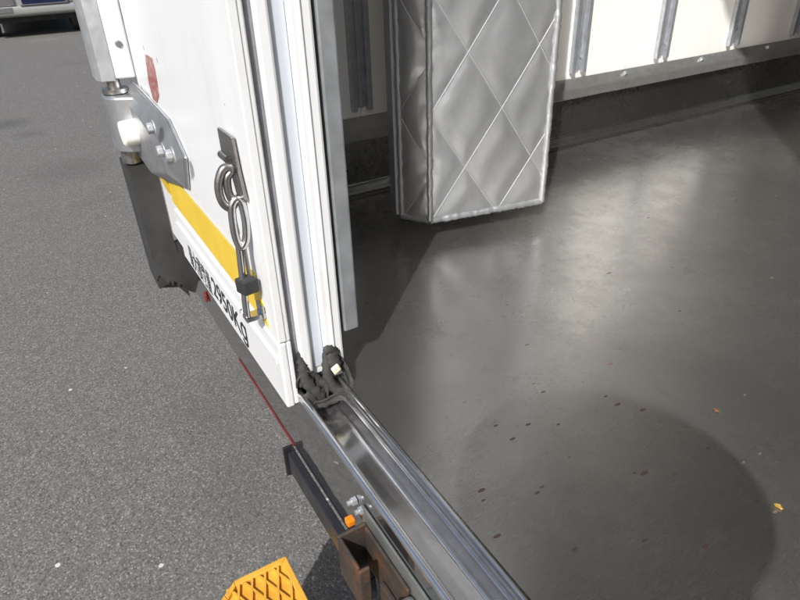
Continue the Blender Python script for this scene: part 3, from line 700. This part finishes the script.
# ------------------------------------------------------------------ photographer, whose head and shoulders shade the floor
def person():
    root = thing('person', 'person in dark clothes and a brimmed hat whose round shadow falls on the cargo floor', 'person')
    ox, oy = .250, -.13
    V = []; E = []; Rr = []
    def add(p, r, par=None):
        V.append((p[0] + ox, p[1] + oy, p[2])); Rr.append(r); i = len(V) - 1
        if par is not None: E.append((par, i))
        return i
    pel = add((.06, 0, .98), (.15, .12)); wa = add((.03, 0, 1.13), (.165, .13), pel); ch = add((-.005, 0, 1.33), (.18, .14), wa); nb = add((.01, 0, 1.49), (.10, .095), ch); nk = add((.0, 0, 1.58), (.055, .058), nb); hb = add((.0, 0, 1.66), (.055, .06), nk)
    for s_ in (-1, 1):
        hip = add((.06, s_ * .10, .90), (.105, .105), pel); kn = add((.05, s_ * .12, .50), (.066, .066), hip); an = add((.075, s_ * .13, .10), (.043, .043), kn); he = add((.05, s_ * .13, .045), (.045, .04), an); to = add((-.11, s_ * .15, .035), (.042, .032), he)
        sh = add((.005, s_ * .19, 1.45), (.072, .07), ch); um = add((.01, s_ * .215, 1.32), (.08, .08), sh); el = add((-.02, s_ * .20, 1.20), (.075, .075), um); fm = add((-.06, s_ * .165 + .07, 1.33), (.062, .062), el); wr = add((-.10, s_ * .125 + .13, 1.47), (.036, .036), fm); pm = add((-.135, s_ * .09 + .13, 1.535), (.034, .024), wr)
        for k in range(4):
            a = add((-.16 + .008 * k, s_ * (.072 - .002 * k) + .13, 1.575 - .017 * k), (.0095, .0095), pm); b = add((-.175 + .006 * k, s_ * (.045 - .003 * k) + .13, 1.588 - .017 * k), (.0085, .0085), a); c = add((-.172 + .006 * k, s_ * (.022 + .003 * (k % 2)) + .13, 1.588 - .017 * k), (.008, .008), b)
        a = add((-.125, s_ * .06 + .13, 1.535), (.011, .011), pm); b = add((-.122, s_ * .035 + .13, 1.55), (.0095, .0095), a)
    me = bpy.data.meshes.new('body'); me.from_pydata(V, E, []); o = bpy.data.objects.new('body', me); sc.collection.objects.link(o)
    sk_ = o.modifiers.new('skin', 'SKIN'); sk_.use_smooth_shade = True
    for i, r in enumerate(Rr):
        me.skin_vertices[0].data[i].radius = r; me.skin_vertices[0].data[i].use_root = (i == 0)
    ss = o.modifiers.new('sub', 'SUBSURF'); ss.levels = 2; ss.render_levels = 2
    dg = bpy.context.evaluated_depsgraph_get(); dg.update(); m2 = bpy.data.meshes.new_from_object(o.evaluated_get(dg)); o.modifiers.clear(); o.data = m2; m2.name = 'body'
    m2.materials.clear()
    for k in ('cloth_dark', 'cloth_trousers', 'skin', 'black_paint'): m2.materials.append(MAT[k])
    for f in m2.polygons:
        c = f.center; f.use_smooth = True
        f.material_index = 3 if c.z < .085 else 1 if c.z < 1.0 else 2 if (c.z > 1.535 or (c.x - ox < -.105 and c.z > 1.40)) else 0
    o.parent = root
    hd = MB(); hc = Vector((ox - .015, oy, 1.755)); n1, n2 = 20, 24
    def hp_(u, v):
        th = math.pi * u; ph = 2 * math.pi * v; d = Vector((math.sin(th) * math.cos(ph), math.sin(th) * math.sin(ph), math.cos(th)))
        q = Vector((d.x * .098, d.y * .076, d.z * .118))
        if d.z < -.2: q.x -= .018 * (-d.z - .2); q.y *= 1 - .25 * (-d.z - .2)
        nose = math.exp(-((d.z + .12) / .16) ** 2 - (d.y / .17) ** 2) if d.x < 0 else 0
        q.x -= .022 * nose
        eye = sum(math.exp(-((d.z - .05) / .10) ** 2 - ((d.y - e) / .14) ** 2) for e in (-.42, .42)) if d.x < 0 else 0
        q.x += .009 * eye
        lip = math.exp(-((d.z + .52) / .07) ** 2 - (d.y / .3) ** 2) if d.x < 0 else 0
        q.x -= .006 * lip
        return hc + q
    hd.grid(n1 * 2, n2 * 2, hp_); head = obj('head', hd, 'skin', root, smooth=80)
    hr = MB()
    def hq(u, v):
        th = math.pi * .62 * u; ph = 2 * math.pi * v; front = max(0, -math.cos(ph)); th *= 1 - .42 * front
        d = Vector((math.sin(th) * math.cos(ph), math.sin(th) * math.sin(ph), math.cos(th))); w_ = 1.0 + random.uniform(-.012, .012)
        return hc + Vector((d.x * .112, d.y * .090, d.z * .134)) * w_
    hr.grid(16, 48, hq); obj('hair', hr, 'hair', root, smooth=80)
    ht = MB(); hz = 1.80
    pr = [(.0, .115), (.05, .113), (.085, .095), (.101, .05), (.106, .004), (.120, -.004), (.155, -.010), (.190, -.004), (.190, .0), (.155, -.006), (.118, .001)]
    n = 40; k_ = 8
    for k in range(n):
        a = 2 * math.pi * k / n
        for r, z in pr[1:8]: ht.v.append((hc.x + r * math.cos(a), hc.y + r * math.sin(a), hz + z + .006 * math.cos(2 * a) * (r / .19) ** 2))
    for k in range(n):
        for i in range(6): ht.f.append((k * 7 + i, ((k + 1) % n) * 7 + i, ((k + 1) % n) * 7 + i + 1, k * 7 + i + 1))
    ht.f.append(tuple(k * 7 for k in range(n)))
    h_ = obj('hat', ht, 'cloth_dark', root, smooth=50); so_ = h_.modifiers.new('thick', 'SOLIDIFY'); so_.thickness = .003
    for s_ in (-1, 1):
        obj('ear', MB().tube(smooth_path([hc + Vector((.0, s_ * .076, -.03)), hc + Vector((.014, s_ * .088, -.01)), hc + Vector((.016, s_ * .09, .018)), hc + Vector((.0, s_ * .082, .028))], 4), .009, 8), 'skin', head, smooth=80)
        obj('eye', MB().grid(8, 10, lambda u, v: hc + Vector((-.081, s_ * .031, .006)) + .012 * Vector((-math.cos(math.pi * u), math.sin(math.pi * u) * math.cos(2 * math.pi * v), math.sin(math.pi * u) * math.sin(2 * math.pi * v)))), 'nylon_white', head, smooth=80)
person()
cc = thing('compact_camera', 'small dark compact camera held up by the person behind the truck', 'camera')
obj('camera_body', MB().box(.030, .052, -.050, .050, 1.585, 1.645), 'black_paint', cc, bevel=.004)
obj('camera_lens', MB().cyl((.0299, 0, 1.617), (.024, 0, 1.617), .022, None, 24), 'dark_chrome', cc, smooth=40)

# ------------------------------------------------------------------ leaf scraps on the steel floor
for (px, py), lab, sz, mt in (((778, 507), 'bright yellow leaf scrap on the steel floor near the right edge', .0040, 'leaf_yellow'), ((716, 411), 'small orange leaf scrap on the steel floor above the round hat shadow', .0034, 'leaf_orange')):
    p = onz(px, py, 1.0); mb = MB(); n = 9; a0 = random.uniform(0, 6)
    rim = [(p.x + sz * (1.5 if k % 3 else 1.1) * math.cos(a0 + k * 6.283 / n), p.y + sz * .8 * math.sin(a0 + k * 6.283 / n), 1.0008 + .0012 * (k % 2)) for k in range(n)]
    mb.loft(rim, [(x, y, z + .0006) for x, y, z in rim]); o = obj('leaf_scrap', mb, mt); o['label'] = lab; o['category'] = 'leaf'; o['group'] = 'leaf scraps on the cargo floor'
